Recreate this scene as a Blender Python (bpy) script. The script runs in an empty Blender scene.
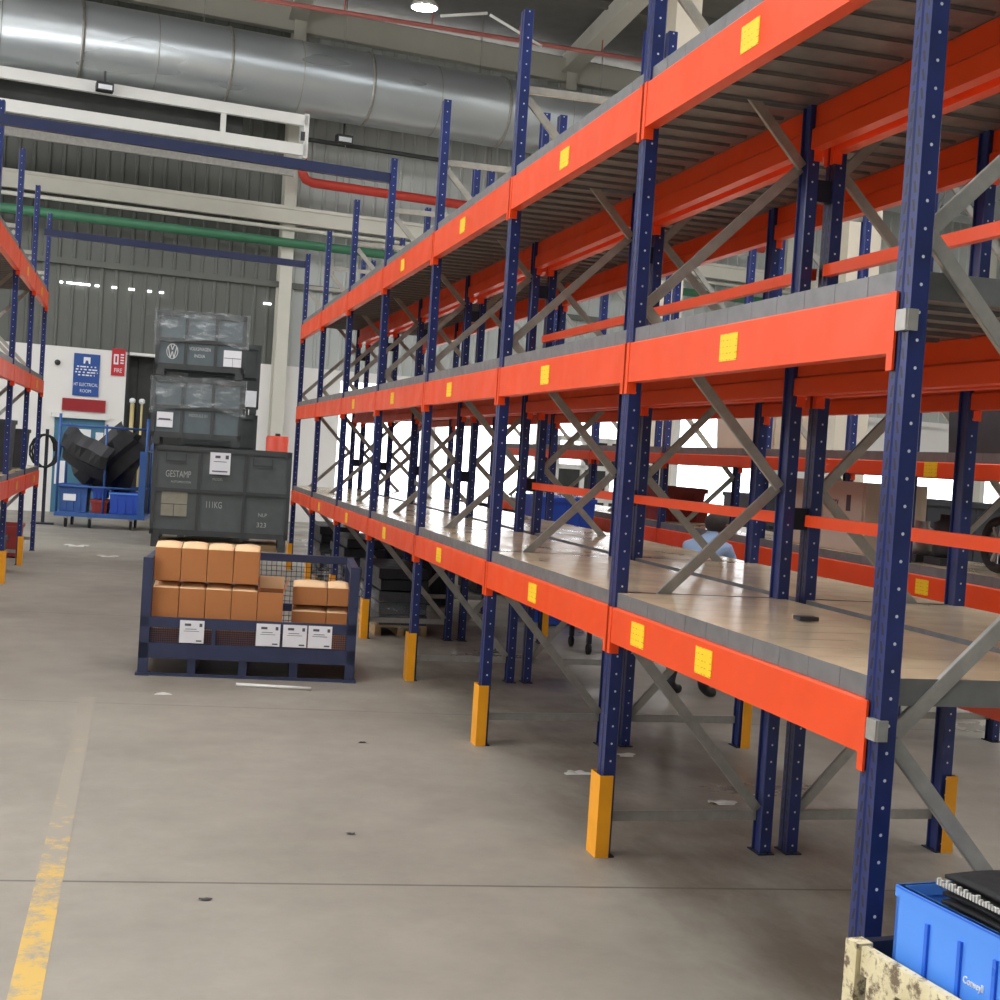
import bpy, bmesh, math, random
from mathutils import Vector, Matrix
R = math.radians
random.seed(7)
SC = bpy.context.scene
COL = SC.collection

# ------------------------------------------------------------------ helpers
class MB:
    """collects shapes in one bmesh; build() links ONE mesh object"""
    def __init__(s):
        s.bm = bmesh.new(); s.mi = 0; s.sm = False
    def face(s, pts):
        vs = [s.bm.verts.new(p) for p in pts]
        try:
            f = s.bm.faces.new(vs); f.material_index = s.mi; f.smooth = s.sm
            return f
        except ValueError:
            return None
    def hexa(s, p):                                   # 8 points: bottom ring then top ring
        v = [s.bm.verts.new(q) for q in p]
        for q in ((3,2,1,0),(4,5,6,7),(0,1,5,4),(1,2,6,5),(2,3,7,6),(3,0,4,7)):
            f = s.bm.faces.new([v[i] for i in q]); f.material_index = s.mi; f.smooth = s.sm
        return s
    def box(s, x0, x1, y0, y1, z0, z1, top_mi=None):
        v = [s.bm.verts.new(q) for q in ((x0,y0,z0),(x1,y0,z0),(x1,y1,z0),(x0,y1,z0),(x0,y0,z1),(x1,y0,z1),(x1,y1,z1),(x0,y1,z1))]
        for k, q in enumerate(((3,2,1,0),(4,5,6,7),(0,1,5,4),(1,2,6,5),(2,3,7,6),(3,0,4,7))):
            f = s.bm.faces.new([v[i] for i in q]); f.material_index = top_mi if (k == 1 and top_mi is not None) else s.mi
        return s
    def bar(s, p0, p1, w, h, up=(0,0,1)):             # rectangular bar between two points
        p0, p1 = Vector(p0), Vector(p1); d = (p1-p0).normalized(); u = Vector(up)
        a = d.cross(u)
        if a.length < 1e-4: a = d.cross(Vector((0,1,0)))
        a.normalize(); b = a.cross(d).normalized()
        a = a*w/2; b = b*h/2
        return s.hexa([p0-a-b, p0+a-b, p0+a+b, p0-a+b, p1-a-b, p1+a-b, p1+a+b, p1-a+b])
    def tube(s, pts, r, n=10, caps=True, closed=False):
        pts = [Vector(p) for p in pts]; rings = []
        N = len(pts)
        t0 = (pts[1]-pts[0]).normalized()
        a = t0.cross(Vector((0,0,1)))
        if a.length < 1e-3: a = t0.cross(Vector((0,1,0)))
        a.normalize()
        for i, p in enumerate(pts):
            if closed: t = (pts[(i+1) % N]-pts[i-1])
            else: t = pts[min(i+1, N-1)]-pts[max(i-1, 0)]
            t.normalize()
            a = (a - t*a.dot(t)).normalized(); b = t.cross(a)
            rr = r[i] if isinstance(r, (list, tuple)) else r
            rings.append([s.bm.verts.new(p+(a*math.cos(2*math.pi*k/n)+b*math.sin(2*math.pi*k/n))*rr) for k in range(n)])
        for i in range(N if closed else N-1):
            A, B = rings[i], rings[(i+1) % N]
            for k in range(n):
                f = s.bm.faces.new((A[k], A[(k+1) % n], B[(k+1) % n], B[k])); f.smooth = True; f.material_index = s.mi
        if caps and not closed:
            for q in (rings[0][::-1], rings[-1]):
                f = s.bm.faces.new(q); f.material_index = s.mi
        return s
    def lathe(s, prof, n=24, M=None):                 # prof: (radius, z)
        rings = []
        for r, z in prof:
            rings.append([s.bm.verts.new((M or Matrix()) @ Vector((r*math.cos(2*math.pi*k/n), r*math.sin(2*math.pi*k/n), z))) for k in range(n)])
        for A, B in zip(rings, rings[1:]):
            for k in range(n):
                f = s.bm.faces.new((A[k], A[(k+1) % n], B[(k+1) % n], B[k])); f.smooth = True; f.material_index = s.mi
        for q in (rings[0][::-1], rings[-1]):
            f = s.bm.faces.new(q); f.material_index = s.mi
        return s
    def prism(s, poly, z0, z1, M=None):               # 2D outline extruded along z
        M = M or Matrix(); n = len(poly)
        a = [s.bm.verts.new(M @ Vector((x, y, z0))) for x, y in poly]
        b = [s.bm.verts.new(M @ Vector((x, y, z1))) for x, y in poly]
        for k in range(n):
            f = s.bm.faces.new((a[k], a[(k+1) % n], b[(k+1) % n], b[k])); f.material_index = s.mi
        for q in (a[::-1], b):
            f = s.bm.faces.new(q); f.material_index = s.mi
        return s
    def grid(s, fn, nu, nv):                          # smooth sheet from fn(u,v)
        V = [[s.bm.verts.new(fn(i/nu, j/nv)) for j in range(nv+1)] for i in range(nu+1)]
        for i in range(nu):
            for j in range(nv):
                f = s.bm.faces.new((V[i][j], V[i+1][j], V[i+1][j+1], V[i][j+1])); f.smooth = True; f.material_index = s.mi
        return s
    def build(s, name, mats, parent=None, loc=(0,0,0), rz=0, fix=True):
        if fix: bmesh.ops.recalc_face_normals(s.bm, faces=s.bm.faces)
        me = bpy.data.meshes.new(name); s.bm.to_mesh(me); s.bm.free()
        for m in (mats if isinstance(mats, (list, tuple)) else [mats]): me.materials.append(m)
        o = bpy.data.objects.new(name, me); COL.objects.link(o)
        o.location = loc; o.rotation_euler = (0, 0, rz)
        if parent: o.parent = parent
        return o

def tag(o, label=None, cat=None, group=None, kind=None):
    if label: o['label'] = label
    if cat: o['category'] = cat
    if group: o['group'] = group
    if kind: o['kind'] = kind
    return o
def thing(name, label, cat, loc=(0,0,0), rz=0, group=None, kind=None):
    o = bpy.data.objects.new(name, None); COL.objects.link(o); o.empty_display_size = .1
    o.location = loc; o.rotation_euler = (0, 0, rz)
    return tag(o, label, cat, group, kind)
def struct(o): o['kind'] = 'structure'; return o
KIDS = {}
def copy_tree(o, parent=None):
    c = o.copy(); COL.objects.link(c)
    if parent: c.parent = parent
    for ch in list(o.children): copy_tree(ch, c)
    return c
def text(name, body, size, mat, parent, loc, rot=(R(90),0,0), align='LEFT', depth=.0015, sx=1):
    cu = bpy.data.curves.new('t', 'FONT'); cu.body = body; cu.size = size; cu.extrude = depth; cu.align_x = align; cu.resolution_u = 3
    t = bpy.data.objects.new('t', cu); COL.objects.link(t)
    bpy.context.view_layer.update()
    me = bpy.data.meshes.new_from_object(t.evaluated_get(bpy.context.evaluated_depsgraph_get()))
    bpy.data.objects.remove(t)
    me.materials.clear(); me.materials.append(mat); me.name = name
    o = bpy.data.objects.new(name, me); COL.objects.link(o)
    o.parent = parent; o.location = loc; o.rotation_euler = rot; o.scale = (sx, 1, 1)
    return o

# ------------------------------------------------------------------ materials
def srgb(r, g, b):
    f = lambda c: (c/255/12.92) if c/255 <= .04045 else ((c/255+.055)/1.055)**2.4
    return (f(r), f(g), f(b), 1)
class NT:
    def __init__(s, name):
        s.m = bpy.data.materials.new(name); s.m.use_nodes = True; s.t = s.m.node_tree
        s.b = s.t.nodes['Principled BSDF']
        s.co = s.t.nodes.new('ShaderNodeTexCoord')
    def n(s, k, **kw):
        x = s.t.nodes.new(k)
        for a, v in kw.items(): setattr(x, a, v)
        return x
    def l(s, a, b): s.t.links.new(a, b)
    def put(s, sock, v):
        if hasattr(v, 'is_linked'): s.l(v, sock)
        else: sock.default_value = v
    def math(s, op, a, b=0., c=None):
        x = s.n('ShaderNodeMath', operation=op)
        s.put(x.inputs[0], a); s.put(x.inputs[1], b)
        if c is not None: s.put(x.inputs[2], c)
        return x.outputs[0]
    def noise(s, scale, detail=4, rough=.55, vec=None, stretch=None):
        x = s.n('ShaderNodeTexNoise'); x.inputs['Scale'].default_value = scale; x.inputs['Detail'].default_value = detail; x.inputs['Roughness'].default_value = rough
        v = vec or s.co.outputs['Object']
        if stretch:
            mp = s.n('ShaderNodeMapping'); mp.inputs['Scale'].default_value = stretch; s.l(v, mp.inputs['Vector']); v = mp.outputs[0]
        s.l(v, x.inputs['Vector']); return x.outputs[0]
    def ramp(s, v, a, b, c0=0, c1=1):
        x = s.n('ShaderNodeMapRange'); s.put(x.inputs[0], v)
        for i, q in enumerate((a, b, c0, c1)): x.inputs[i+1].default_value = q
        return x.outputs[0]
    def mix(s, f, a, b):
        x = s.n('ShaderNodeMix', data_type='RGBA'); s.put(x.inputs[0], f); s.put(x.inputs[6], a); s.put(x.inputs[7], b); return x.outputs[2]
    def bump(s, h, strength=.2, dist=.01):
        x = s.n('ShaderNodeBump'); x.inputs['Strength'].default_value = strength; x.inputs['Distance'].default_value = dist
        s.l(h, x.inputs['Height']); s.l(x.outputs[0], s.b.inputs['Normal'])
    def xyz(s, src='Object'):
        x = s.n('ShaderNodeSeparateXYZ'); s.l(s.co.outputs[src], x.inputs[0]); return x.outputs
def mat(name, c, rough=.5, metal=0., var=.12, scale=6, c2=None, bump=0., spec=None, stretch=None):
    k = NT(name)
    f = k.ramp(k.noise(scale, stretch=stretch), .3, .7)
    dark = tuple(q*(1-var) for q in c[:3])+(1,) if c2 is None else c2
    k.l(k.mix(f, c, dark), k.b.inputs['Base Color'])
    k.l(k.ramp(k.noise(scale*1.7), .3, .7, max(.03, rough-.08), min(1, rough+.08)), k.b.inputs['Roughness'])
    k.b.inputs['Metallic'].default_value = metal
    if spec is not None: k.b.inputs['Specular IOR Level'].default_value = spec
    if bump: k.bump(k.noise(scale*4), bump)
    return k.m
def emit(name, c, s):
    k = NT(name); k.b.inputs['Base Color'].default_value = c
    k.b.inputs['Emission Color'].default_value = c; k.b.inputs['Emission Strength'].default_value = s
    return k.m

M = {}
M['orange'] = mat('orange_powder_coat', srgb(240,77,20), .38, 0, .07, 3)
M['galv'] = mat('galvanised_steel', srgb(184,182,176), .38, .5, .25, 14)
M['galv_dark'] = mat('galvanised_deck', srgb(136,137,138), .42, .5, .2, 9)
M['deck_top'] = mat('warm_reflection_deck_top', srgb(222,200,166), .18, 0, .14, 1.6, spec=.6)  # steel tops; warm reflected light put into the tan colour
M['yellow'] = mat('yellow_guard', srgb(248,168,28), .4, 0, .1, 7)
M['black_steel'] = mat('dark_navy_steel', srgb(34,38,54), .45, .1, .2, 8)
M['tie'] = mat('dark_blue_tie', srgb(36,45,80), .4, 0, .15, 5)
M['label_y'] = None
M['white_paint'] = mat('white_painted_steel', srgb(232,232,228), .45, 0, .05, 2)
M['cream'] = mat('cream_paint', srgb(214,212,200), .6, 0, .06, 2)
M['beige_col'] = mat('beige_cladding', srgb(206,196,178), .6, 0, .06, 2)
M['plaster'] = mat('white_plaster', srgb(236,234,230), .75, 0, .04, 1.5)
M['red_pipe'] = mat('red_pipe_paint', srgb(204,64,52), .4, 0, .1, 5)
M['pink_pipe'] = mat('faded_red_pipe', srgb(190,112,106), .5, 0, .1, 5)
M['green_pipe'] = mat('green_pipe_paint', srgb(60,118,86), .45, 0, .1, 5)
M['crate_grey'] = mat('grey_green_container', srgb(92,98,98), .5, 0, .16, 5)
M['crate_grey2'] = mat('blue_grey_container', srgb(100,112,116), .5, 0, .16, 5)
M['crate_rim'] = mat('dark_container_frame', srgb(72,76,76), .5, .1, .18, 6)
M['stencil'] = mat('white_stencil', srgb(186,190,186), .7, 0, .2, 20)
M['stencil_w'] = mat('bright_stencil', srgb(216,220,220), .7, 0, .1, 20)
M['paper'] = mat('white_paper', srgb(236,236,240), .7, 0, .03, 6)
M['ink'] = mat('grey_ink', srgb(90,90,100), .8, 0, .1, 30)
M['kraft'] = mat('brown_cardboard', srgb(190,124,72), .8, 0, .1, 9, stretch=(1,1,.1))
M['kraft_light'] = mat('pale_cardboard', srgb(246,208,160), .8, 0, .08, 7)
M['stillage'] = mat('slate_blue_steel', srgb(54,62,92), .45, 0, .2, 8)
M['wood'] = mat('pallet_wood', srgb(176,146,104), .75, 0, .25, 4, stretch=(1,8,8))
M['blue_tube'] = mat('blue_tube_paint', srgb(52,92,158), .4, 0, .12, 8)
M['black_plastic'] = mat('black_plastic', srgb(48,48,52), .5, 0, .2, 6)
M['rubber'] = mat('black_rubber', srgb(26,26,28), .7, 0, .1, 12)
M['blue_bin'] = mat('blue_plastic_bin', srgb(44,84,190), .4, 0, .1, 5)
M['light_blue'] = mat('light_blue_plastic', srgb(88,154,250), .35, 0, .06, 3)
M['mid_blue'] = mat('mid_blue_plastic', srgb(44,108,226), .35, 0, .06, 3)
M['red_bin'] = mat('red_brown_crate', srgb(150,50,46), .5, 0, .15, 6)
M['dark_stuff'] = mat('charcoal_plastic', srgb(52,54,60), .5, 0, .25, 6)
M['beige_cab'] = mat('beige_cabinet', srgb(206,192,176), .5, 0, .05, 3)
M['teal_door'] = mat('teal_door', srgb(70,120,146), .5, 0, .1, 4)
M['sign_blue'] = mat('sign_blue', srgb(44,84,158), .5, 0, .12, 3)
M['sign_red'] = mat('sign_red', srgb(196,44,54), .5, 0, .06, 4)
M['dark_red'] = mat('dark_red_board', srgb(158,36,44), .5, 0, .08, 4)
M['sign_white'] = mat('sign_white', srgb(232,236,240), .6, 0, .02, 4)
M['roof'] = mat('dark_roof_sheet', srgb(118,116,112), .7, .1, .12, 2)
M['skin'] = mat('skin', srgb(150,104,80), .6, 0, .08, 8)
M['shirt'] = mat('light_blue_shirt', srgb(150,176,210), .8, 0, .14, 9)
M['trousers'] = mat('dark_grey_trousers', srgb(62,62,70), .85, 0, .2, 10)
M['shoe'] = mat('black_shoe', srgb(30,28,28), .5, 0, .2, 10)
M['hair'] = mat('dark_hair', srgb(56,48,44), .7, 0, .3, 30)
M['brass'] = mat('pale_yellow_pipe', srgb(214,196,140), .4, .2, .1, 5)
M['litter'] = mat('dirty_white_plastic', srgb(206,204,198), .5, 0, .15, 10)
M['dark_hole'] = mat('dark_steel', srgb(58,60,58), .6, .1, .3, 3)

def deck_material():
    k = NT('weathered_cream_wood'); f = k.ramp(k.noise(18, 6, .7), .5, .6)
    g = k.ramp(k.noise(5, 4), .3, .7)
    k.l(k.mix(f, k.mix(g, srgb(240,228,190), srgb(206,192,150)), srgb(120,104,84)), k.b.inputs['Base Color'])
    k.b.inputs['Roughness'].default_value = .75; k.bump(k.noise(30), .5); return k.m
M['cream_wood'] = deck_material()

def post_material():
    k = NT('blue_perforated_post'); x, y, z = k.xyz()
    ay = k.math('ABSOLUTE', y); zz = k.math('ABSOLUTE', k.math('SUBTRACT', k.math('FRACT', k.math('DIVIDE', z, .052)), .5))
    # slots: |abs(y)-.022| slanted
    sl = k.math('ABSOLUTE', k.math('SUBTRACT', k.math('ADD', ay, k.math('MULTIPLY', k.math('FRACT', k.math('DIVIDE', z, .052)), .012)), .028))
    slot = k.math('MULTIPLY', k.math('LESS_THAN', sl, .006), k.math('LESS_THAN', zz, .33))
    slot = k.math('MULTIPLY', slot, k.math('GREATER_THAN', k.math('ABSOLUTE', x), .0265))
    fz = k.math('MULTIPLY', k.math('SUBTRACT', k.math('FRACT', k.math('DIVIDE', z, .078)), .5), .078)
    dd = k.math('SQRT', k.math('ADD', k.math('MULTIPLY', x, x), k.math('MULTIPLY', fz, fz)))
    hole_light = k.math('MULTIPLY', k.math('LESS_THAN', dd, .0048), k.math('GREATER_THAN', ay, .0405))
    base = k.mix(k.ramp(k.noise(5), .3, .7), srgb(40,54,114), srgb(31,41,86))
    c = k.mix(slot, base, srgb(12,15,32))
    k.l(k.mix(hole_light, c, srgb(210,214,224)), k.b.inputs['Base Color'])  # pale dots paint the bright background showing through the bolt holes
    k.b.inputs['Roughness'].default_value = .3
    k.bump(k.math('SUBTRACT', 1.0, slot), .4, .004)
    return k.m
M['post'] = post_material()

def label_material():
    k = NT('yellow_sticker'); x, y, z = k.xyz()
    s = k.math('LESS_THAN', k.math('FRACT', k.math('MULTIPLY', z, 42)), .16)
    s = k.math('MULTIPLY', s, k.math('GREATER_THAN', k.noise(60, 2, stretch=(1,1,.05)), .5))
    k.l(k.mix(s, srgb(250,206,30), srgb(206,160,20)), k.b.inputs['Base Color']); k.b.inputs['Roughness'].default_value = .5
    return k.m
M['label_y'] = label_material()

def floor_material():
    k = NT('worn_concrete'); x, y, z = k.xyz()
    a = k.ramp(k.noise(.5, 6, .6), .35, .68)
    b = k.ramp(k.noise(3.2, 8, .7), .4, .75)
    c = k.mix(a, srgb(156,150,138), srgb(138,132,121))
    c = k.mix(k.math('MULTIPLY', b, .35), c, srgb(116,110,100))
    # dusty dark patches under and along the racks (dirt, deepened by painted rack shade)
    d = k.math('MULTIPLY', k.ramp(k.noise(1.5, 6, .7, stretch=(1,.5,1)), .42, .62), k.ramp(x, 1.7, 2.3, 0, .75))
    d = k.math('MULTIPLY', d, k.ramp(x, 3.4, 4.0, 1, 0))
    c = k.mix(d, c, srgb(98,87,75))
    # fine cracks
    v = k.n('ShaderNodeTexVoronoi', feature='DISTANCE_TO_EDGE'); v.inputs['Scale'].default_value = .16
    mp = k.n('ShaderNodeMapping'); k.l(k.co.outputs['Object'], mp.inputs[0])
    # saw-cut joints across the aisle
    def joint(y0, slope, w, s0):
        e = k.math('ABSOLUTE', k.math('SUBTRACT', k.math('ADD', y, k.math('MULTIPLY', x, slope)), y0))
        return k.math('MULTIPLY', k.ramp(e, w*.5, w, 1, 0), s0)
    j = joint(5.385, .094, .012, .75)
    for y0, s0 in ((9.0,.3),(13.4,.35),(18,.3),(1.0,.6)):
        j = k.math('MAXIMUM', j, joint(y0, .094, .02, s0))
    jx = k.math('ABSOLUTE', k.math('SUBTRACT', x, 1.2))
    c = k.mix(j, c, srgb(70,66,60))
    k.l(c, k.b.inputs['Base Color'])
    wet = k.math('MULTIPLY', k.ramp(k.noise(1.1, 6, .6), .44, .6), k.ramp(x, 1.9, 2.6, 0, 1))
    rg = k.ramp(k.noise(2.2, 6, .65), .3, .7, .42, .62)
    k.l(k.math('SUBTRACT', rg, k.math('MULTIPLY', wet, .26)), k.b.inputs['Roughness'])
    k.bump(k.noise(40, 6), .08)
    return k.m
M['floor'] = floor_material()
def line_material():
    k = NT('worn_yellow_floor_paint'); x, y, z = k.xyz()
    w = k.math('ADD', k.ramp(k.noise(7, 8, .75), .40, .62, 0, 1), k.ramp(y, 4.4, 7.0, -.22, .75))
    w = k.ramp(w, .2, .85)
    k.l(k.mix(w, srgb(206,170,88), srgb(152,145,132)), k.b.inputs['Base Color']); k.b.inputs['Roughness'].default_value = .55
    return k.m
M['line'] = line_material()
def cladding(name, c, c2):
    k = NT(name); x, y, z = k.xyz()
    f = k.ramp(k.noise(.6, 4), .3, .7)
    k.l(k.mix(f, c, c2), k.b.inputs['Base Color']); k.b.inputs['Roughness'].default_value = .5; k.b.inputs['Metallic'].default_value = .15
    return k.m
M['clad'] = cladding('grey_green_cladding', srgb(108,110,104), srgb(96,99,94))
M['clad_lit'] = cladding('lit_cladding', srgb(190,194,190), srgb(174,178,176))  # lit copy of the same cladding: left-right light contrast put into the colour
def duct_material():
    k = NT('galvanised_duct'); 
    f = k.ramp(k.noise(.8, 2, .5, stretch=(.2,1,1)), .3, .7)
    g = k.ramp(k.noise(60, 2), .3, .7)
    c = k.mix(f, srgb(214,220,223), srgb(190,198,203))
    k.l(c, k.b.inputs['Base Color']); k.b.inputs['Metallic'].default_value = .6
    k.l(k.ramp(k.noise(.9, 2, .5, stretch=(.3,1,1)), .3, .7, .24, .36), k.b.inputs['Roughness'])
    k.bump(k.noise(.7, 1), .05, .05)
    return k.m
M['duct'] = duct_material()
def film_material(alpha=.22):
    k = NT('clear_stretch_film'); k.b.inputs['Base Color'].default_value = (.85,.9,.92,1)
    n = k.noise(6, 5, .65, stretch=(.6,1,1.8))
    k.l(k.ramp(n, .5, .72, .06, .5), k.b.inputs['Alpha'])
    k.b.inputs['Roughness'].default_value = .12; k.bump(n, .9, .03); return k.m
M['film'] = film_material()
def mesh_material():
    k = NT('wire_mesh'); x, y, z = k.xyz()
    g = lambda v: k.math('LESS_THAN', k.math('FRACT', k.math('MULTIPLY', v, 30)), .2)
    k.l(k.math('MAXIMUM', g(x), g(z)), k.b.inputs['Alpha']); k.b.inputs['Base Color'].default_value = srgb(84,92,110)
    return k.m

M['lampglow'] = emit('lamp_glow', (1,.98,.94,1), 60)
M['roof_fill'] = emit('roof_fill_glow', (.97,.98,1,1), 7)  # glow of the added roof strips
M['daylight_glow'] = emit('daylight_emitter', (.97,.98,1,1), 6)

# ------------------------------------------------------------------ camera (1000 x 1000, square pixels)
FPX = 1350.; T = .0645; VPX, VPY, CH = 144., 436., 1.737
dY = Vector(((VPX-500)/FPX, (VPY-500)/FPX, 1)); a, b = dY.x, dY.y; dY.normalize()
dD = Vector((-T, 1, T*a-b)).normalized(); dX = dD.cross(dY)
rows = Matrix((dX, dY, -dD)).transposed()      # cam(right,down,fwd) = rows @ world
cam = bpy.data.cameras.new('camera'); co = bpy.data.objects.new('camera', cam); COL.objects.link(co)
right = Vector(rows[0]); down = Vector(rows[1]); fwd = Vector(rows[2])
co.matrix_world = Matrix.Translation((0, 0, CH)) @ Matrix((right, -down, -fwd)).transposed().to_4x4()
cam.sensor_width = 36; cam.sensor_fit = 'HORIZONTAL'; cam.lens = 36*FPX/1000; cam.clip_end = 300; cam.clip_start = .05
SC.camera = co
PXSC = 1

# ------------------------------------------------------------------ building shell
PH = R(8); CW, SW = math.cos(PH), math.sin(PH); WY = 30.5
def wroot(name, label, cat, group=None): return thing(name, label, cat, (0, WY, 0), PH, group)   # local x runs along the back wall, -y into the hall
def wbuild(mb, name, m, parent=None):
    if parent: return mb.build(name, m, parent)
    return mb.build(name, m, None, (0, WY, 0), PH)

XL, XR, YF, ZT = -11., 25., -9., 11.6
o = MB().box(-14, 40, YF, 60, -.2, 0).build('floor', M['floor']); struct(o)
o = MB().box(-.31, -.21, 2.4, 9.2, 0, .0015).build('floor_line', M['line']); struct(o)
# back wall: white lower zone with a dark door and a wide bright opening
ZB = 3.53
mb = MB()
mb.box(-13, -.45, 0, .25, 0, ZB); mb.box(2.25, 4.35, 0, .25, 0, ZB); mb.box(26, 27, 0, .25, 0, ZB)
mb.box(6.45, 6.75, 0, .25, 0, 3.4); mb.box(9.4, 9.75, 0, .25, 0, 3.4); mb.box(13.0, 13.4, 0, .25, 0, 3.4)
mb.box(16.9, 17.4, 0, .25, 0, 3.4); mb.box(20.2, 20.6, 0, .25, 0, 3.4); mb.box(23.2, 23.5, 0, .25, 0, 3.4)
mb.box(17.4, 26, 0, .25, 0, 1.1); mb.box(17.4, 26, 0, .25, 2.4, 3.4)
mb.box(-.45, 2.25, 0, .45, ZB-.06, ZB)
mb.box(4.35, 26, 0, .25, 3.3, ZB)
struct(wbuild(mb, 'wall_back', M['plaster']))
def ribbed(mb, x0, x1, z0, z1, y=0, pitch=.3, d=.035):
    x = x0
    while x < x1-1e-6:
        e = min(x+pitch, x1)
        mb.box(x, e, y, y+.06, z0, z1)
        mb.hexa([(e-.10, y-d*.0, z0), (e-.075, y-d, z0), (e-.035, y-d, z0), (e-.01, y, z0), (e-.10, y, z1), (e-.075, y-d, z1), (e-.035, y-d, z1), (e-.01, y, z1)])
        x = e
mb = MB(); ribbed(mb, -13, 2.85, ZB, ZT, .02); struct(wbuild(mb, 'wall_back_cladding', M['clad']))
mb = MB(); ribbed(mb, 2.85, 27, ZB, ZT, .02); struct(wbuild(mb, 'wall_back_lit_cladding', M['clad_lit']))
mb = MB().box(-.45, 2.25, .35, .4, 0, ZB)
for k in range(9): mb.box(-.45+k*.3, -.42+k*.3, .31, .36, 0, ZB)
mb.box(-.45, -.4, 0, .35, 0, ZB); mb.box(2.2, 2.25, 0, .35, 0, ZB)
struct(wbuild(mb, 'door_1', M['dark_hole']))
mb = MB().box(-1.95, -.78, -.12, .0, 2.02, 2.12); struct(wbuild(mb, 'trim_1', M['white_paint']))
d2 = MB().box(-1.87, -.84, -.03, 0, 0, 2.02).build('door_2', M['teal_door'], None, (0, WY, 0), PH); struct(d2)
mb = MB().box(-1.02, -.86, -.034, -.03, 1.2, 1.75).box(-1.5, -1.12, -.034, -.03, 1.35, 1.8).box(-1.82, -1.6, -.034, -.03, .6, 1.1); mb.build('notice_paper', M['paper'], d2)
mb = MB().box(-1.2, -1.14, -.07, -.03, .95, 1.1); mb.build('door_handle', M['galv'], d2)
# side, front walls
wl = MB().box(XL-.2, XL, YF, 34, 0, 4.2).box(XL-.2, XL, YF, 34, 7.4, 14)
for k in range(8): wl.box(XL-.2, XL, YF+k*5.6, YF+k*5.6+1.2, 4.2, 7.4)
struct(wl.build('wall_left', M['plaster']))
for k in range(7):
    w = MB().box(XL-.14, XL-.1, YF+k*5.6+1.2, YF+(k+1)*5.6, 4.2, 7.4).build('window_%d' % (k+1), M['daylight_glow']); struct(w)  # glowing panes added in the unseen wall to light the beam faces
struct(MB().box(XR, XR+.2, YF, 36, 0, 14).build('wall_right', M['plaster']))
struct(MB().box(XL-.2, XR+.2, YF-.2, YF, 0, 14).build('wall_front', M['clad']))
# roof: falls gently to the back wall, glowing strips added out of view for soft light
def zr(y): return 11.65+(34-y)*.05
def rslab(mb, x0, x1, y0, y1, t=.08, dz=0):
    mb.hexa([(x0,y0,zr(y0)+dz),(x1,y0,zr(y0)+dz),(x1,y1,zr(y1)+dz),(x0,y1,zr(y1)+dz),(x0,y0,zr(y0)+t+dz),(x1,y0,zr(y0)+t+dz),(x1,y1,zr(y1)+t+dz),(x0,y1,zr(y1)+t+dz)])
mb = MB(); sk = []
ROOF_FILL = [(-1,1.6),(5,7.6),(17.6,20.2)]
edges = [YF]+[e for s in ROOF_FILL for e in s]+[36]
for y0, y1 in zip(edges[0::2], edges[1::2]): rslab(mb, XL-.2, XR+.2, y0, y1)
struct(mb.build('ceiling', M['roof']))
n = 8
for y0, y1 in ROOF_FILL:
    s = MB(); rslab(s, XL, XR, y0, y1, .03, .03); struct(s.build('window_%d' % n, M['roof_fill'])); n += 1
k = 0
for x in (-3.85, 2.8, 9.45, 16.1, 22.7):
    r = MB().hexa([(x-.11,YF,zr(YF)-.62),(x+.11,YF,zr(YF)-.62),(x+.11,32+x*.1,zr(32)-.62),(x-.11,32+x*.1,zr(32)-.62),(x-.11,YF,zr(YF)-.14),(x+.11,YF,zr(YF)-.14),(x+.11,32+x*.1,zr(32)-.14),(x-.11,32+x*.1,zr(32)-.14)])
    r.hexa([(x-.2,YF,zr(YF)-.66),(x+.2,YF,zr(YF)-.66),(x+.2,32+x*.1,zr(32)-.66),(x-.2,32+x*.1,zr(32)-.66),(x-.2,YF,zr(YF)-.62),(x+.2,YF,zr(YF)-.62),(x+.2,32+x*.1,zr(32)-.62),(x-.2,32+x*.1,zr(32)-.62)])
    tag(r.build('roof_beam', M['cream']), kind='structure')
for y in (20.6, 22.6, 24.6, 26.6, 28.6):
    tag(MB().box(XL, XR, y-.04, y+.04, zr(y)-.16, zr(y)).build('roof_purlin', M['roof']), kind='structure')
o = wbuild(MB().box(-13, 27, -.22, 0, 10.95, 11.5), 'trim_2', M['cream']); struct(o)
o = wbuild(MB().box(-13, 27, -.08, 0, 5.27, 5.4), 'trim_3', M['clad']); struct(o)
for u in (-3.85, 2.85, 9.55, 16.2, 22.9):
    c = MB().box(u-.14, u+.14, -.32, -.29, 0, 11.3).box(u-.14, u+.14, -.03, 0, 0, 11.3).box(u-.012, u+.012, -.3, -.03, 0, 11.3)
    tag(wbuild(c, 'wall_column', M['cream']), kind='structure')
# boxed columns in the hall
for x, y, w in ((9.35, 24., .5), (13.3, 24., .7)):
    tag(MB().box(x-w/2, x+w/2, y-.25, y+.25, 0, zr(y)-.5).box(x-w/2-.04, x+w/2+.04, y-.29, y+.29, 0, .12).build('hall_column', M['beige_col']), kind='structure')
# outside ground seen through the opening is the same floor slab; white framed window grille standing in the opening
g = MB()
for u in [10.0+k*.72 for k in range(5)]: g.box(u-.06, u+.06, .05, .15, 0, 2.4)
for z in (.0, .8, 1.6, 2.3): g.box(10.0, 12.88, .05, .15, z, z+.12)
w = wbuild(g, 'window_11', M['white_paint']); struct(w)
pn = MB()
for k in range(4):
    for z in (.12, .92, 1.72):
        if (k+int(z*2)) % 3: pn.box(10.06+k*.72, 10.66+k*.72, .1, .11, z, z+.68)
pn.build('pane', M['dark_hole'], w)

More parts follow.
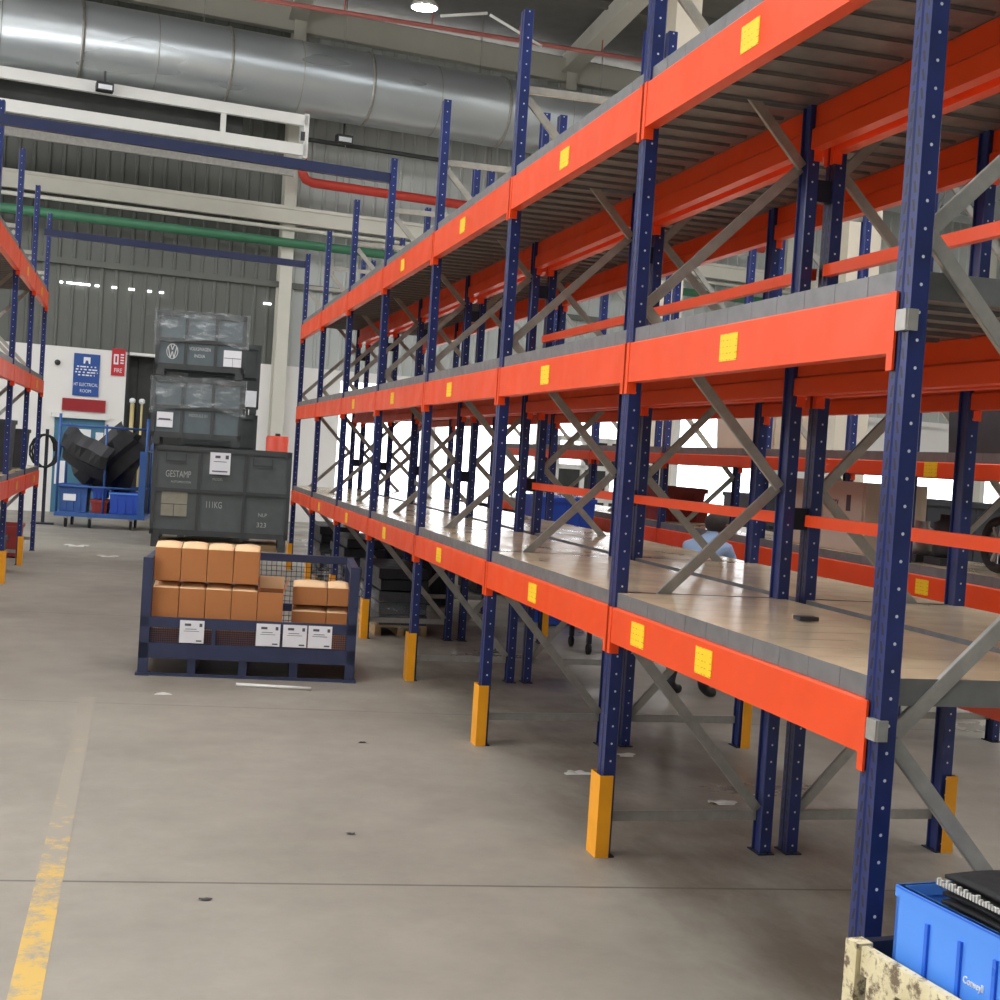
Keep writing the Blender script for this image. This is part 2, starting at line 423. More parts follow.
# ------------------------------------------------------------------ services on the back wall
d = wroot('air_duct', 'large round galvanised air duct running along the top of the back wall', 'air duct')
DY, DZ, DR = -1.2, 9.66, .78
mb = MB().tube([(-12.5, DY, DZ), (23.5, DY, DZ)], DR, 40); mb.build('duct_pipe', M['duct'], d)
for u in (-4.9, -1.88, 1.08, 4.14, 7.33, 10.4, 13.5, 16.6, 19.7):
    MB().tube([(u-.03, DY, DZ), (u+.03, DY, DZ)], DR+.025, 40).build('joint_band', M['galv'], d)
    MB().tube([(u-.5, DY, DZ+DR*.9), (u-.5, DY, 12)], .012, 6).build('hanger_rod', M['galv'], d)
for u in (-3.4, -.4, 2.6, 5.7, 8.9): MB().tube([(u-.008, DY, DZ), (u+.008, DY, DZ)], DR+.006, 40).build('seam', M['galv'], d)

g = wroot('crane_girder', 'white double rail girder with open dark middle below the round duct', 'crane girder')
MB().box(-12, 2.58, -2.62, -2.5, 8.33, 8.55).build('top_rail', M['white_paint'], g)
MB().box(-12, 2.58, -2.62, -2.5, 7.72, 7.95).build('bottom_rail', M['white_paint'], g)
MB().box(2.5, 2.6, -2.62, -2.2, 7.68, 8.58).build('end_plate', M['white_paint'], g)
MB().box(-12, 1.3, -2.3, -2.24, 7.9, 8.4).build('dark_backing', M['dark_hole'], g)  # added dark sheet for the dark open gap between the rails
MB().box(2.44, 2.52, -2.64, -2.6, 8.02, 8.2).build('switch_box', M['black_plastic'], g)
MB().box(-12, 2.5, -2.0, -1.9, 7.4, 7.6).build('cable_track', M['galv'], g)
for u in (-8, -3.5, .8): MB().box(u, u+.1, -2.6, -2.5, 7.9, 8.36).build('stanchion', M['white_paint'], g)
def flood(label, u, off, z, s):
    f = wroot('floodlight', label, 'floodlight', 'floodlights under the duct')
    MB().box(u-.16*s, u+.16*s, -off-.12, -off+.1, z, z+.16*s).build('housing', M['black_plastic'], f)
    MB().box(u-.13*s, u+.13*s, -off-.128, -off-.12, z+.02, z+.11*s).build('lens', M['sign_white'], f)
    MB().box(u-.02, u+.02, -off, -off+.03, z+.16*s, z+.4*s).build('bracket', M['black_plastic'], f)
flood('small black floodlight hanging in front of the white girder', -1.5, 2.75, 8.34, 1)
flood('small grey floodlight hanging below the duct right of the girder', 3.8, 1.0, 8.46, 1.1)
tag(wbuild(MB().box(-12, 24, -.48, -.33, 6.66, 7.0).box(-12, 24, -.52, -.42, 6.96, 7.03), 'rain_gutter', M['cream']), 'long pale box gutter along the back wall cladding', 'gutter')
tag(wbuild(MB().tube([(-12, -.39, 6.55), (24, -.39, 6.55)], .045, 8), 'conduit_pipe', M['cream']), 'thin pale conduit pipe running just under the box gutter', 'pipe')
tag(wbuild(MB().tube([(-12, -.44, 6.23), (24, -.44, 6.23)], .1, 12), 'green_pipe', M['green_pipe']), 'long green pipe along the back wall below the gutter', 'pipe')
rp = wroot('red_pipe', 'thick red pipe with an elbow beside the girder end', 'pipe')
MB().tube([(2.95, -.8, 8.3), (2.95, -.8, 7.85), (2.97, -.8, 7.72), (3.05, -.8, 7.6), (3.2, -.8, 7.55), (15, -.8, 7.5)], .105, 12).build('pipe_run', M['red_pipe'], rp)
for u in (3.9, 7.4, 11): MB().tube([(u, -.8, 7.55), (u, -.8, 8.9)], .012, 6).build('pipe_hanger', M['galv'], rp)
tag(wbuild(MB().tube([(2.9, -.7, 8.5), (13, -.7, 8.5)], .05, 8), 'cable_tray', M['dark_hole']), 'dark cable run hanging just under the duct right of the girder', 'cable')
pp = wroot('sprinkler_pipe', 'thin faded red sprinkler pipe high under the roof', 'pipe')
MB().tube([(-9, -3, 10.25), (20, -3, 11.2)], .05, 8).build('pipe_run', M['pink_pipe'], pp)
for u in (-2, 1.2, 3.1, 5.0, 7.0, 9): MB().tube([(u, -3, 10.25+(u+9)/29*.95), (u, -3, 10.55+(u+9)/29*.95)], .02, 6).build('sprinkler_head', M['pink_pipe'], pp)
struct(wbuild(MB().tube([(4.35,-5.4,10.15), (5.3,-5.4,10.38)], .03, 8), 'brace_rod_1', M['white_paint']))  # white roof brace rods, this and the next, hanging free of the roof
struct(wbuild(MB().tube([(5.36,-5.4,10.36), (6.5,-5.4,9.95)], .03, 8), 'brace_rod_2', M['white_paint']))
sl = MB()
for u0, u1 in ((-1.92,-1.86),(-1.78,-1.3),(-1.2,-1.12),(-.85,-.75),(-.5,-.38),(-.1,-.02),(.15,.24),(2.45,2.62)): sl.box(u0, u1, -.035, -.02, 4.86, 4.9)
struct(wbuild(sl, 'window_12', M['daylight_glow']))  # glowing slits for daylight leaking through gaps in the cladding

def lamp(x, y, z, label):
    l = thing('high_bay_lamp', label, 'ceiling lamp', (x, y, z), 0, 'high bay lamps')
    MB().lathe([(.04,.32),(.12,.3),(.14,.14),(.26,.0),(.27,-.05),(.25,-.05),(.22,-.02)], 20).build('reflector', M['galv'], l)
    MB().lathe([(.235,-.035),(.235,-.045)], 20).build('lens', M['lampglow'], l)
    MB().tube([(0,0,.3),(0,0,zr(y)-z)], .01, 6).build('cord', M['black_plastic'], l)
lamp(4.62, 25.15, 10.1, 'round ceiling lamp glowing above the round duct')

# wall signs
s = wroot('room_sign', 'blue wall sign with white lettering and icon on the white wall', 'sign')
MB().box(-1.545, -1.01, -.03, -.008, 2.51, 3.41).build('board', M['sign_blue'], s)
ic = MB().prism([(-.07,0),(-.04,0),(-.02,.07),(.02,.07),(.04,0),(.07,0),(.07,.14),(-.07,.14)], 0, .004, Matrix.Translation((-1.28,-.031,3.2)) @ Matrix.Rotation(R(90), 4, 'X')); ic.build('icon', M['sign_white'], s)
ln = MB()
for z, w in ((3.12,.2),(3.06,.22),(3.0,.23),(2.94,.17)):
    x = -1.28-w
    while x < -1.28+w: ln.box(x, min(x+random.uniform(.03,.08), -1.28+w), -.034, -.03, z, z+.028); x += random.uniform(.06,.1)
ln.build('small_print', M['sign_white'], s)
text('lettering', 'HT ELECTRICAL', .098, M['sign_white'], s, (-1.28, -.031, 2.72), align='CENTER', sx=.72)
text('lettering', 'ROOM', .098, M['sign_white'], s, (-1.28, -.031, 2.585), align='CENTER', sx=.8)
s = wroot('fire_sign', 'red and white fire extinguisher sign beside the dark doorway', 'sign')
MB().box(-.77, -.49, -.03, -.008, 3.0, 3.58).build('board', M['sign_red'], s)
MB().box(-.73,-.63,-.034,-.03,3.24,3.46).build('icon', M['sign_white'], s)
MB().box(-.70,-.66,-.037,-.03,3.28,3.42).build('icon', M['sign_red'], s)
ln = MB()
for k in range(4): ln.box(-.59,-.52,-.034,-.03,3.26+k*.06,3.29+k*.06)
ln.build('small_print', M['sign_white'], s)
text('lettering', 'FIRE', .13, M['sign_white'], s, (-.63, -.031, 3.07), align='CENTER', sx=.72)
tag(wbuild(MB().box(-1.74, -.85, -.06, -.005, 2.18, 2.44), 'red_board', M['dark_red']), 'plain dark red board above the teal door', 'board')
tag(wbuild(MB().lathe([(.055,0),(.06,.03),(.05,.08),(.02,.1)], 16, Matrix.Translation((-1.88,-.005,3.18)) @ Matrix.Rotation(R(90),4,'X')), 'alarm_bell', M['dark_hole']), 'small dark round alarm bell left of the blue wall sign', 'bell')
for k, (u, h, lb) in enumerate(((-.3, 2.5, 'taller pale yellow pipe standing left in the dark doorway'), (-.1, 2.5, 'slim pale yellow pipe standing right in the dark doorway'))):
    p = wroot('stand_pipe', lb, 'pipe')
    MB().tube([(u, -.12, 0), (u, -.12, 2.42)], .045 if k == 0 else .025, 10).build('pipe_run', M['brass'], p)
    MB().lathe([(.03,0),(.065,.03),(.065,.09),(.03,.12)], 12, Matrix.Translation((u,-.12,2.42))).build('cap', M['sign_white'], p)

# ------------------------------------------------------------------ pallet racks
PITCH = 2.235; DEP = .84; PW = .043
def post_proto(h):
    m = MB()
    o = [(-.029,-.043),(-.029,-.010),(-.024,-.006),(-.024,.006),(-.029,.010),(-.029,.043),(.025,.043),(.029,.039),(.029,.032),(.018,.029),(.018,-.029),(.029,-.032),(.029,-.039),(.025,-.043)]
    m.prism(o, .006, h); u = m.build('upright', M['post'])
    MB().box(-.04,.04,-.06,.06,0,.006).box(-.012,-.002,.047,.057,.006,.018).box(-.012,-.002,-.057,-.047,.006,.018).build('foot_plate', M['black_steel'], u)
    return u
def beam_proto(h, rear=False):
    L = PITCH-2*PW
    m = MB().prism([(-.010,-h),(-.010,-.006),(-.004,0),(.030,0),(.034,-.004),(.034,-h*.5),(.048,-h*.56),(.048,-h),], 0, 1)
    bm = m.bm
    for v in bm.verts: x, z, t = v.co; v.co = (x, t*L, z)
    b = m.build('beam', M['orange'])
    for y0, y1 in ((-.031, .002), (L-.002, L+.031)):
        c = MB().box(-.013,-.005,y0,y1,-h-.05,.0).box(-.005,.03, -.0005 if y0 < 0 else L-.004, .004 if y0 < 0 else L+.0005, -h-.05,.0)
        ym = (y0+y1)/2
        c.build('end_connector', M['orange'], b)
    return b
def deck_proto():
    L = PITCH-.03; n = 11; w = L/n; m = MB(); D = DEP-.02
    for k in range(n):
        y0, y1 = k*w+.0012, (k+1)*w-.0012
        m.box(0, D, y0, y1, 0, .064, top_mi=1)
        m.box(.06, D-.06, y0, y0+.010, -.016, 0); m.box(.06, D-.06, y1-.004, y1, -.010, 0)
    return m.build('deck', [M['galv_dark'], M['deck_top']])
def brace_mesh(name, p0, p1, parent, w=.042):
    m = MB(); p0, p1 = Vector(p0), Vector(p1); n = (p1-p0).cross(Vector((0,1,0))).normalized()*w/2
    y = Vector((0,.018,0))
    m.bar(p0, p1, .004, w, up=(p1-p0).cross(Vector((0,1,0))))       # web
    m.bar(p0+n+y*.5, p1+n+y*.5, .018, .004, up=n); m.bar(p0-n+y*.5, p1-n+y*.5, .018, .004, up=n)
    return m.build(name, M['galv'], parent)
PROTOS = {}
def use(key, maker, parent):
    """first use links the prototype itself, later uses copy it and its children"""
    if key not in PROTOS:
        PROTOS[key] = maker(); o = PROTOS[key]; o.parent = parent; return o
    return copy_tree(PROTOS[key], parent)
STK = {}
def sticker(beam, y, h, w=.15):
    z = -h*.5
    s = MB().box(-.0125,-.0100,-w/2,w/2,-.05,.05)
    if 'a' not in STK: STK['a'] = s.build('rack_label', M['label_y'], beam, (0,y,z)); STK['a']['label'] = 'yellow sticker'; return
    s.bm.free(); o = STK['a'].copy(); COL.objects.link(o); o.parent = beam; o.location = (0,y,z)
def rack(label, X0, Y0, nb, levels, low_rear=True, H=4.42, stickers=(), Ymir=False, rear_stop=None, name='pallet_rack', face_left=True, Hs=None):
    """X0,Y0: corner of the first frame; aisle face at local x=0 (the other face at x=DEP)"""
    r = thing(name, label, 'pallet rack', (X0, Y0, 0), 0, None)
    for k in range(nb+1):
        y = k*PITCH
        for x, rz in ((.029, 0), (DEP-.029, math.pi)):
            u = use(('p', H), lambda: post_proto(H), r); u.location = (x, y, 0); u.rotation_euler = (0,0,rz)
        xa, xb = .065, DEP-.065
        lo, hi = (xb, xa) if low_rear else (xa, xb)
        nodes = [(lo,.2),(hi,1.0),(lo,1.69),(hi,2.45),(lo,3.15),(hi,3.9)]
        for j, (p, q) in enumerate(zip(nodes, nodes[1:])):
            key = ('b', low_rear, j)
            if key not in PROTOS: PROTOS[key] = brace_mesh('brace', (p[0],0,p[1]), (q[0],0,q[1]), r); b = PROTOS[key]
            else: b = PROTOS[key].copy(); COL.objects.link(b); b.parent = r
            b.location = (0, y+(.012 if j % 2 else -.012), 0)
        for j, z in enumerate((.17, 3.96)):
            key = ('h', j)
            if key not in PROTOS: PROTOS[key] = brace_mesh('horizontal_brace', (xa,0,z), (xb,0,z), r); b = PROTOS[key]
            else: b = PROTOS[key].copy(); COL.objects.link(b); b.parent = r
            b.location = (0, y, 0)
    for k in range(nb):
        y = k*PITCH+PW
        for li, (zb, zt) in enumerate(levels):
            h = round(zt-zb, 3)
            f = use(('beam', h), lambda: beam_proto(h), r); f.location = (0, y, zt); f.rotation_euler = (0,0,0)
            g = use(('beam', h), lambda: beam_proto(h), r); g.location = (DEP, y+PITCH-2*PW, zt); g.rotation_euler = (0,0,math.pi)
            for lv, ks, yy in stickers:
                if lv == li and (ks is None or ks == k): STICK.append((f if face_left else g, yy, h))
            dk = use('deck', deck_proto, r); dk.location = (.01, k*PITCH+.015, zt+.001)
    return r
STICK = []
LV = [(.96,1.115),(2.11,2.285),(3.225,3.425)]
Y0 = 3.425
st = [(0,0,1.13),(0,0,1.82),(1,0,1.1),(2,0,1.1),(0,1,1.17),(1,1,1.2),(2,1,1.1),(0,2,1.3),(1,2,1.3),(2,2,1.2),(0,3,1.3),(1,3,1.3),(2,3,1.2),(0,4,1.3),(1,4,1.3),(0,5,1.3)]
r1 = rack('long double blue and orange pallet rack on the right, directly beside the aisle', 2.05, Y0, 7, LV, True, stickers=st)
r2 = rack('x', 2.97, Y0, 7, LV, False)
for ch in list(r2.children):
    ch.parent = r1; ch.location.x += .92
bpy.data.objects.remove(r2); r2 = r1
for z in (1.55, 3.05):
    for k in range(8):
        MB().box(DEP+.0, DEP+.08, k*PITCH-.02, k*PITCH+.02, z-.05, z+.05).build('row_spacer', M['black_steel'], r1)
for z in (1.545, 2.68):
    for k in range(3):
        y = k*PITCH
        MB().box(.92-.05,.92-.012, y+.04, y+PITCH-.09, z-.026, z+.026).build('stop_beam', M['orange'], r2)
for zt in (1.04, 2.2, 3.32):      # galvanised end clips where the aisle rack begins
    MB().box(-.018,.0,-.052,.0,zt-.03,zt+.03).box(-.012,.02,-.056,-.05,zt-.03,zt+.03).build('end_clip', M['galv'], r1)
rl = rack('pallet rack at the left edge, running up to the back wall', -1.43-DEP, 20.34-5*PITCH, 5, [(.96,1.15),(2.25,2.43),(3.47,3.69)], False, H=4.8, stickers=[(0,4,.8),(1,4,1.2),(2,4,1.2),(2,3,1.2),(0,3,1.2)], face_left=False)
r3 = rack('pallet rack beyond the back to back racks, with crates on its shelves', 5.0, 5.9, 6, [(1.0,1.15),(1.80,1.90)], True, stickers=[(0,0,1.9),(1,0,1.9),(0,3,.55),(1,3,.55),(0,2,1.1)])
for f, yy, h in STICK: sticker(f, yy, h)
# overhead ties between the aisle posts of the left and right rack
for lb, y, zl, zz in (('dark blue overhead tie bar crossing the aisle just below the white girder', Y0+4*PITCH, 4.36, 4.24), ('dark blue overhead tie bar crossing the aisle above the grey containers', Y0+7*PITCH, 4.36, 4.27)):
    tag(MB().bar((-1.43, y, zl), (2.048, y, zz), .06, .09).build('overhead_tie', M['tie']), lb, 'tie bar', 'overhead tie bars')

# yellow guards, bolted to the floor round the post feet
def guard(x, y, rear, label):
    s = 1 if not rear else -1
    g = MB()
    pr = [(-.05*s,-.063),(.012*s,-.063),(.012*s,-.0605),(-.0475*s,-.0605),(-.0475*s,.0605),(.012*s,.0605),(.012*s,.063),(-.05*s,.063)]
    g.prism(pr, .0, .368)
    o = g.build('post_guard', M['yellow'], None, (x, y, 0)); tag(o, label, 'post guard', 'yellow post guards')
    return o
xf = 2.05+.029; xr = 2.97+DEP-.029
ordn = ['first', 'second', 'third', 'fourth', 'fifth', 'sixth', 'seventh']
for k in range(1, 8):
    lb = 'tall yellow guard on the %s aisle post counted from the nearest yellow one' % ordn[k-1]
    guard(xf, Y0+k*PITCH, False, lb)
for k, lb in ((1, 'yellow guard on the far side post low at the right edge'), (2, 'yellow guard on the post behind the two overlapping dark boots'), (4, 'faint yellow guard far inside the racks beyond the second aisle post')):
    guard(xr, Y0+k*PITCH, True, lb)
for k, lb in ((4, 'yellow guard on the left rack post next to the end post'), (3, 'yellow guard on the left rack post cut by the photo edge')):
    guard(-1.43-.029, 20.34-5*PITCH+k*PITCH, True, lb)
# ------------------------------------------------------------------ blue stillage with cartons
ST_RZ = R(-6)
stg = thing('stillage', 'slate blue steel stillage with low front, holding brown cartons', 'stillage', (.045, 10.1, 0), ST_RZ)
W, D, HS = 1.57, 1.0, .86
def post_(x, y, hs):
    return MB().box(x-.035,x+.035,y-.035,y+.035,0,hs).box(x-.05,x+.05,y-.05,y+.05,0,.02).build('corner_post', M['stillage'], stg)
for x in (.035, W-.035):
    for y in (.035, D-.035): post_(x, y, HS)
b = MB()
b.box(0,W,0,.05,.13,.24).box(0,W,D-.05,D,.13,.24).box(0,.05,0,D,.13,.24).box(W-.05,W,0,D,.13,.24).box(.05,W-.05,.05,D-.05,.15,.165)
b.build('base_frame', M['stillage'], stg)
for x in (.38, .75, 1.12): MB().prism([(x-.03,0),(x+.03,0),(x+.03,.13),(x-.03,.13)], .02, D-.02, Matrix(((1,0,0,0),(0,0,1,0),(0,1,0,0),(0,0,0,1)))).build('skid', M['stillage'], stg)
MB().box(.0,W,.0,.03,.355,.43).build('front_rail', M['stillage'], stg)
MB().box(0,W,0,.012,.0,.022).build('bottom_strip', M['stillage'], stg)
for x in (.36,.53,.92): MB().box(x-.014,x+.014,.004,.026,.24,.355).build('front_stay', M['stillage'], stg)
def wires(x0, x1, z0, z1, y, p=.05, r=.0022):
    m = MB(); x = x0
    while x <= x1: m.box(x-r,x+r,y-r,y+r,z0,z1); x += p
    z = z0
    while z <= z1: m.box(x0,x1,y-r,y+r,z-r,z+r); z += p
    return m
wires(.07,W-.07,.24,.355,.03,.016,.0022).build('front_mesh', M['stillage'], stg)
wires(.07,W-.07,.24,HS-.04,D-.02,.04).build('back_mesh', M['stillage'], stg)
MB().box(.03,W-.03,D-.06,D-.01,HS-.06,HS).build('back_rail', M['stillage'], stg)
MB().box(.03,W-.03,D-.05,D-.01,.4,.46).build('back_rail', M['stillage'], stg)
for x in (.035, W-.035):
    MB().box(x-.025,x+.025,.05,D-.05,HS-.07,HS).build('side_rail', M['stillage'], stg)
    MB().box(x-.02,x+.02,.05,D-.05,.38,.43).build('side_rail', M['stillage'], stg)
    for y in (.35,.66): MB().box(x-.012,x+.012,y-.012,y+.012,.2,HS-.06).build('side_stay', M['stillage'], stg)
for x in (.285, .835, 1.03, 1.215):
    p = MB().box(x,x+.175,-.006,-.002,.25,.415).build('paper_label', M['paper'], stg)
    MB().box(x+.035,x+.08,-.0075,-.006,.375,.392).box(x+.14,x+.16,-.0075,-.006,.37,.395).box(x+.04,x+.12,-.0075,-.006,.35,.354).box(x+.03,x+.14,-.0075,-.006,.335,.338).box(x+.12,x+.16,-.0075,-.006,.262,.272).build('print', M['ink'], p)
# cartons
def carton(x, y, z, w, h, d, label, rz=0, flaps='closed'):
    Mx = Matrix.Translation((.045, 10.1, 0)) @ Matrix.Rotation(ST_RZ, 4, 'Z')
    p = Mx @ Vector((x, y, z))
    c = MB(); t = .004
    c.box(-w/2,w/2,0,t,0,h).box(-w/2,w/2,d-t,d,0,h).box(-w/2,-w/2+t,t,d-t,0,h).box(w/2-t,w/2,t,d-t,0,h).box(-w/2,w/2,0,d,0,t)
    o = c.build('carton', M['kraft'], None, p, ST_RZ+rz); tag(o, label, 'carton', 'brown cartons in the stillage')
    if flaps == 'closed':
        e = random.uniform(.042,.05)
        for s in (0, 1):
            f = MB(); q = []
            def fn(u, v, s=s, e=e):
                yy = v*d*.5 if s == 0 else d-v*d*.5
                return (-w/2+u*w, yy, h+e*v*(1-.35*abs(2*u-1))+.004*math.sin(u*9+s)*v)
            f.grid(fn, 6, 3); ob = f.build('flap', M['kraft_light'], o)
            md = ob.modifiers.new('solid', 'SOLIDIFY'); md.thickness = .003
    else:
        for s, ang in ((-1, 90), (1, 70)):
            f = MB().box(0,.002,0,d,0,w*.55).build('flap', M['kraft'], o, (s*w/2*.98-.001,0,h)); f.rotation_euler = (0, R(s*(90-ang)), 0)
        MB().box(-w/2,w/2,d-.003,d,0,w*.5).build('flap', M['kraft_light'], o, (0,0,h))
        MB().box(-w/2+t,w/2-t,t,d-t,h*.5,h*.9).build('contents', M['dark_stuff'], o)
    return o
cw, ch, cd = .185, .282, .3
tiers = ['bottom', 'middle', 'top']
for ti, z in enumerate((.166, .4715-.0, .777)):
    pass
z0 = .166; hh = (.175, .247, .247); zz = [z0, z0+.175+.0505, z0+.175+.247+.102]
cn = ['leftmost', 'second from left', 'third from left', 'fourth from left', 'fifth from left']
for i in range(5):
    carton(.165+i*.19, .07, zz[0], cw, hh[0], cd, 'brown carton behind the stillage front mesh, %s of the left block' % cn[i])
for i in range(5):
    carton(.165+i*.19, .075, zz[1], cw, hh[1], cd, 'brown carton in the middle tier of the left block, %s%s' % (cn[i], ', flaps standing open' if i == 4 else ''), flaps='open' if i == 4 else 'closed')
for i in range(4):
    carton(.165+i*.19, .085, zz[2], cw, hh[2]-.005, cd, 'brown carton in the top tier of the left block, %s' % cn[i])
rt = [(1.22,.22,'left'),(1.415,.14,'right')]
for x, w, s in ((1.215,.255,'left'),(1.425,.155,'right')):
    carton(x, .21, zz[0], w, .175, .3, 'brown carton at the bottom of the right hand pair of stacks, %s one' % s)
    carton(x, .2, zz[0]+.2265, w, .1, .3, 'low brown carton in the middle of the right hand pair of stacks, %s one' % s)
    carton(x, .2, zz[0]+.3785, w, .135, .3, 'brown carton on top of the right hand pair of stacks, %s one with raised flap' % s, flaps='closed')
tag(MB().tube([(.73, 9.72, .0125), (1.25, 9.6, .0125)], .0125, 10).build('white_stick', M['white_paint']), 'thin white stick lying on the floor in front of the blue stillage', 'stick')

# ------------------------------------------------------------------ grey steel containers
def container(x, y, z, w, d, h, label, m, rz, cols, rows_, foot=.12, film=False, group='stacked grey containers'):
    c = thing('steel_container', label, 'container', (x, y, z), rz, group)
    B = MB().box(.02,w-.02,.03,d-.03,foot,h-.05); B.build('body', m, c)
    F = MB()
    for px in (0, w-.06):
        for py in (0, d-.06): F.box(px,px+.06,py,py+.06,foot,h)
    F.box(0,w,0,.06,h-.08,h).box(0,w,d-.06,d,h-.08,h).box(0,.06,0,d,h-.08,h).box(w-.06,w,0,d,h-.08,h)
    F.box(0,w,0,.07,foot,foot+.09).box(0,w,d-.07,d,foot,foot+.09).box(0,.06,0,d,foot,foot+.09).box(w-.06,w,0,d,foot,foot+.09)
    F.build('frame', M['crate_rim'], c)
    Rb = MB()
    for k in range(1, cols): xx = w*k/cols; Rb.box(xx-.025,xx+.025,.005,.03,foot+.09,h-.08)
    for k in range(1, rows_): zq = foot+.09+(h-.17-foot)*k/rows_; Rb.box(.06,w-.06,.0,.03,zq-.03,zq+.03)
    Rb.build('rib', M['crate_rim'], c)
    for px in (.03, w-.15):
        for py in (.0, d-.12): MB().box(px,px+.12,py,py+.12,0,foot).build('foot', M['crate_rim'], c)
    if film:
        S = MB(); rnd = random.Random(z)
        def fn(u, v):
            L = [(-.03,d*.5),(-.03,-.03),(w+.03,-.03),(w+.03,d*.5)]
            t = u*(d+w+.06); sx = d*.5+.03
            if t < sx: px, py = -.03, d*.5-t
            elif t < sx+w+.06: px, py = -.03+(t-sx), -.03
            else: px, py = w+.03, -.03+(t-sx-w-.06)
            zz = h+.02-v*h*.5*(1+.12*math.sin(u*9))
            k = .018*math.sin(u*40+v*6)*math.sin(v*11+u*5)
            return (px-(k if px < 0 else 0)+(abs(k) if px > w else 0), py-abs(k) if py < 0 else py, zz+.012*math.sin(u*23))
        S.grid(fn, 60, 14); S.build('stretch_film', M['film'], c)
        S = MB(); S.grid(lambda u, v: (-.03+u*(w+.06), -.03+v*(d+.06), h+.008+.006*math.sin(u*23)*math.sin(v*9)), 24, 10); S.build('stretch_film', M['film'], c)
    return c
CRZ = R(-4)
big = container(.16, 22.05, 0, 2.17, 1.1, 1.62, 'largest grey container with white paper sheet, at the bottom of its stack', M['crate_grey'], CRZ, 3, 2, .2)
MB().box(.14,2.0,.1,1.0,.0,.1).build('pallet_board', M['wood'], big)
for xx in (.2, 1.55): MB().box(xx,xx+.32,-.03,-.0,1.36,1.39).box(xx,xx+.02,-.03,0,1.36,1.5).box(xx+.3,xx+.32,-.03,0,1.36,1.5).build('handle', M['crate_rim'], big)
p = MB().box(.88,1.2,-.012,-.006,1.2,1.55).build('paper_label', M['paper'], big)
MB().box(.96,1.04,-.014,-.012,1.46,1.5).box(1.12,1.17,-.014,-.012,1.45,1.51).box(.94,1.14,-.014,-.012,1.4,1.41).box(.92,1.16,-.014,-.012,1.24,1.26).build('print', M['ink'], p)
text('lettering', 'GESTAMP', .15, M['stencil'], big, (.2,.018,1.12), sx=.62)
text('lettering', 'AUTOMOCION', .05, M['stencil'], big, (.29,.018,1.03), sx=.9)
text('lettering', 'MODEL', .06, M['stencil'], big, (.93,.018,1.1), sx=.85)
text('lettering', '111KG', .15, M['stencil'], big, (.84,.018,.66), sx=.62)
text('lettering', 'NLP', .08, M['stencil'], big, (1.68,.018,.56))
text('lettering', '323', .11, M['stencil'], big, (1.66,.018,.39))
q = MB().box(.16,.56,.012,.024,.5,.92).build('stencil_panel', mat('faded_cream_panel', srgb(150,146,130), .7, 0, .15, 9), big)
MB().box(.16,.56,.010,.013,.685,.695).box(.35,.36,.010,.013,.5,.69).build('stencil_line', M['crate_rim'], q)
mid = container(.09, 22.1, 1.64, 1.42, .95, 1.06, 'grey container wrapped in film, in the middle of the front stack', M['crate_grey2'], CRZ, 3, 2, .1, film=True)
p = MB().box(.09,.34,-.012,-.004,.26,.5).build('paper_label', M['paper'], mid)
MB().box(.1,.33,-.014,-.012,.37,.38).box(.12,.3,-.014,-.012,.378,.4).build('print', M['ink'], p)
text('lettering', 'MODULE 01', .07, M['stencil'], mid, (.58,.018,.45), sx=.8)
top = container(.1, 22.1, 2.725, 1.4, .95, 1.02, 'uppermost grey container with round car emblem and clear film', M['crate_grey2'], CRZ, 3, 2, .1, film=True)
p = MB().box(1.06,1.34,-.012,-.004,.2,.46).build('paper_label', M['paper'], top)
MB().box(1.07,1.33,-.014,-.012,.33,.34).box(1.2,1.205,-.014,-.012,.2,.335).build('print', M['ink'], p)
text('lettering', 'VOLKSWAGEN', .075, M['stencil_w'], top, (.52,.018,.42), sx=.66)
text('lettering', 'INDIA', .075, M['stencil_w'], top, (.6,.018,.31), sx=.85)
em = MB(); cx, cz, rr = .26, .38, .1
em.tube([(cx+rr*math.cos(2*math.pi*k/28)*.85, .012, cz+rr*math.sin(2*math.pi*k/28)*1.15) for k in range(28)], .006, 6, closed=True)
for pts in ([(-.035,.1),(0,.02),(.035,.1)], [(-.075,.06),(-.035,-.09),(0,.0),(.035,-.09),(.075,.06)]):
    for p0, p1 in zip(pts, pts[1:]): em.bar((cx+p0[0]*.85,.012,cz+p0[1]*1.15), (cx+p1[0]*.85,.012,cz+p1[1]*1.15), .006, .014, up=(0,0,1) if abs(p0[0]-p1[0])>.001 else (1,0,0))
em.build('emblem', M['stencil_w'], top)
for i, (z, h, lb) in enumerate(((0,1.0,'dark container at the bottom of the rear stack, hidden behind the largest one'),(1.02,1.2,'dark container in the middle of the rear stack'),(2.24,1.2,'dark container on top of the rear stack with a small paper label'))):
    c = container(.62, 24.0, z, 1.28, 1.0, h, lb, M['crate_rim'], CRZ, 3, 2, .1, group='rear stack of dark containers')
    if i == 2: MB().box(1.05,1.24,-.012,-.004,.12,.4).build('paper_label', M['paper'], c)

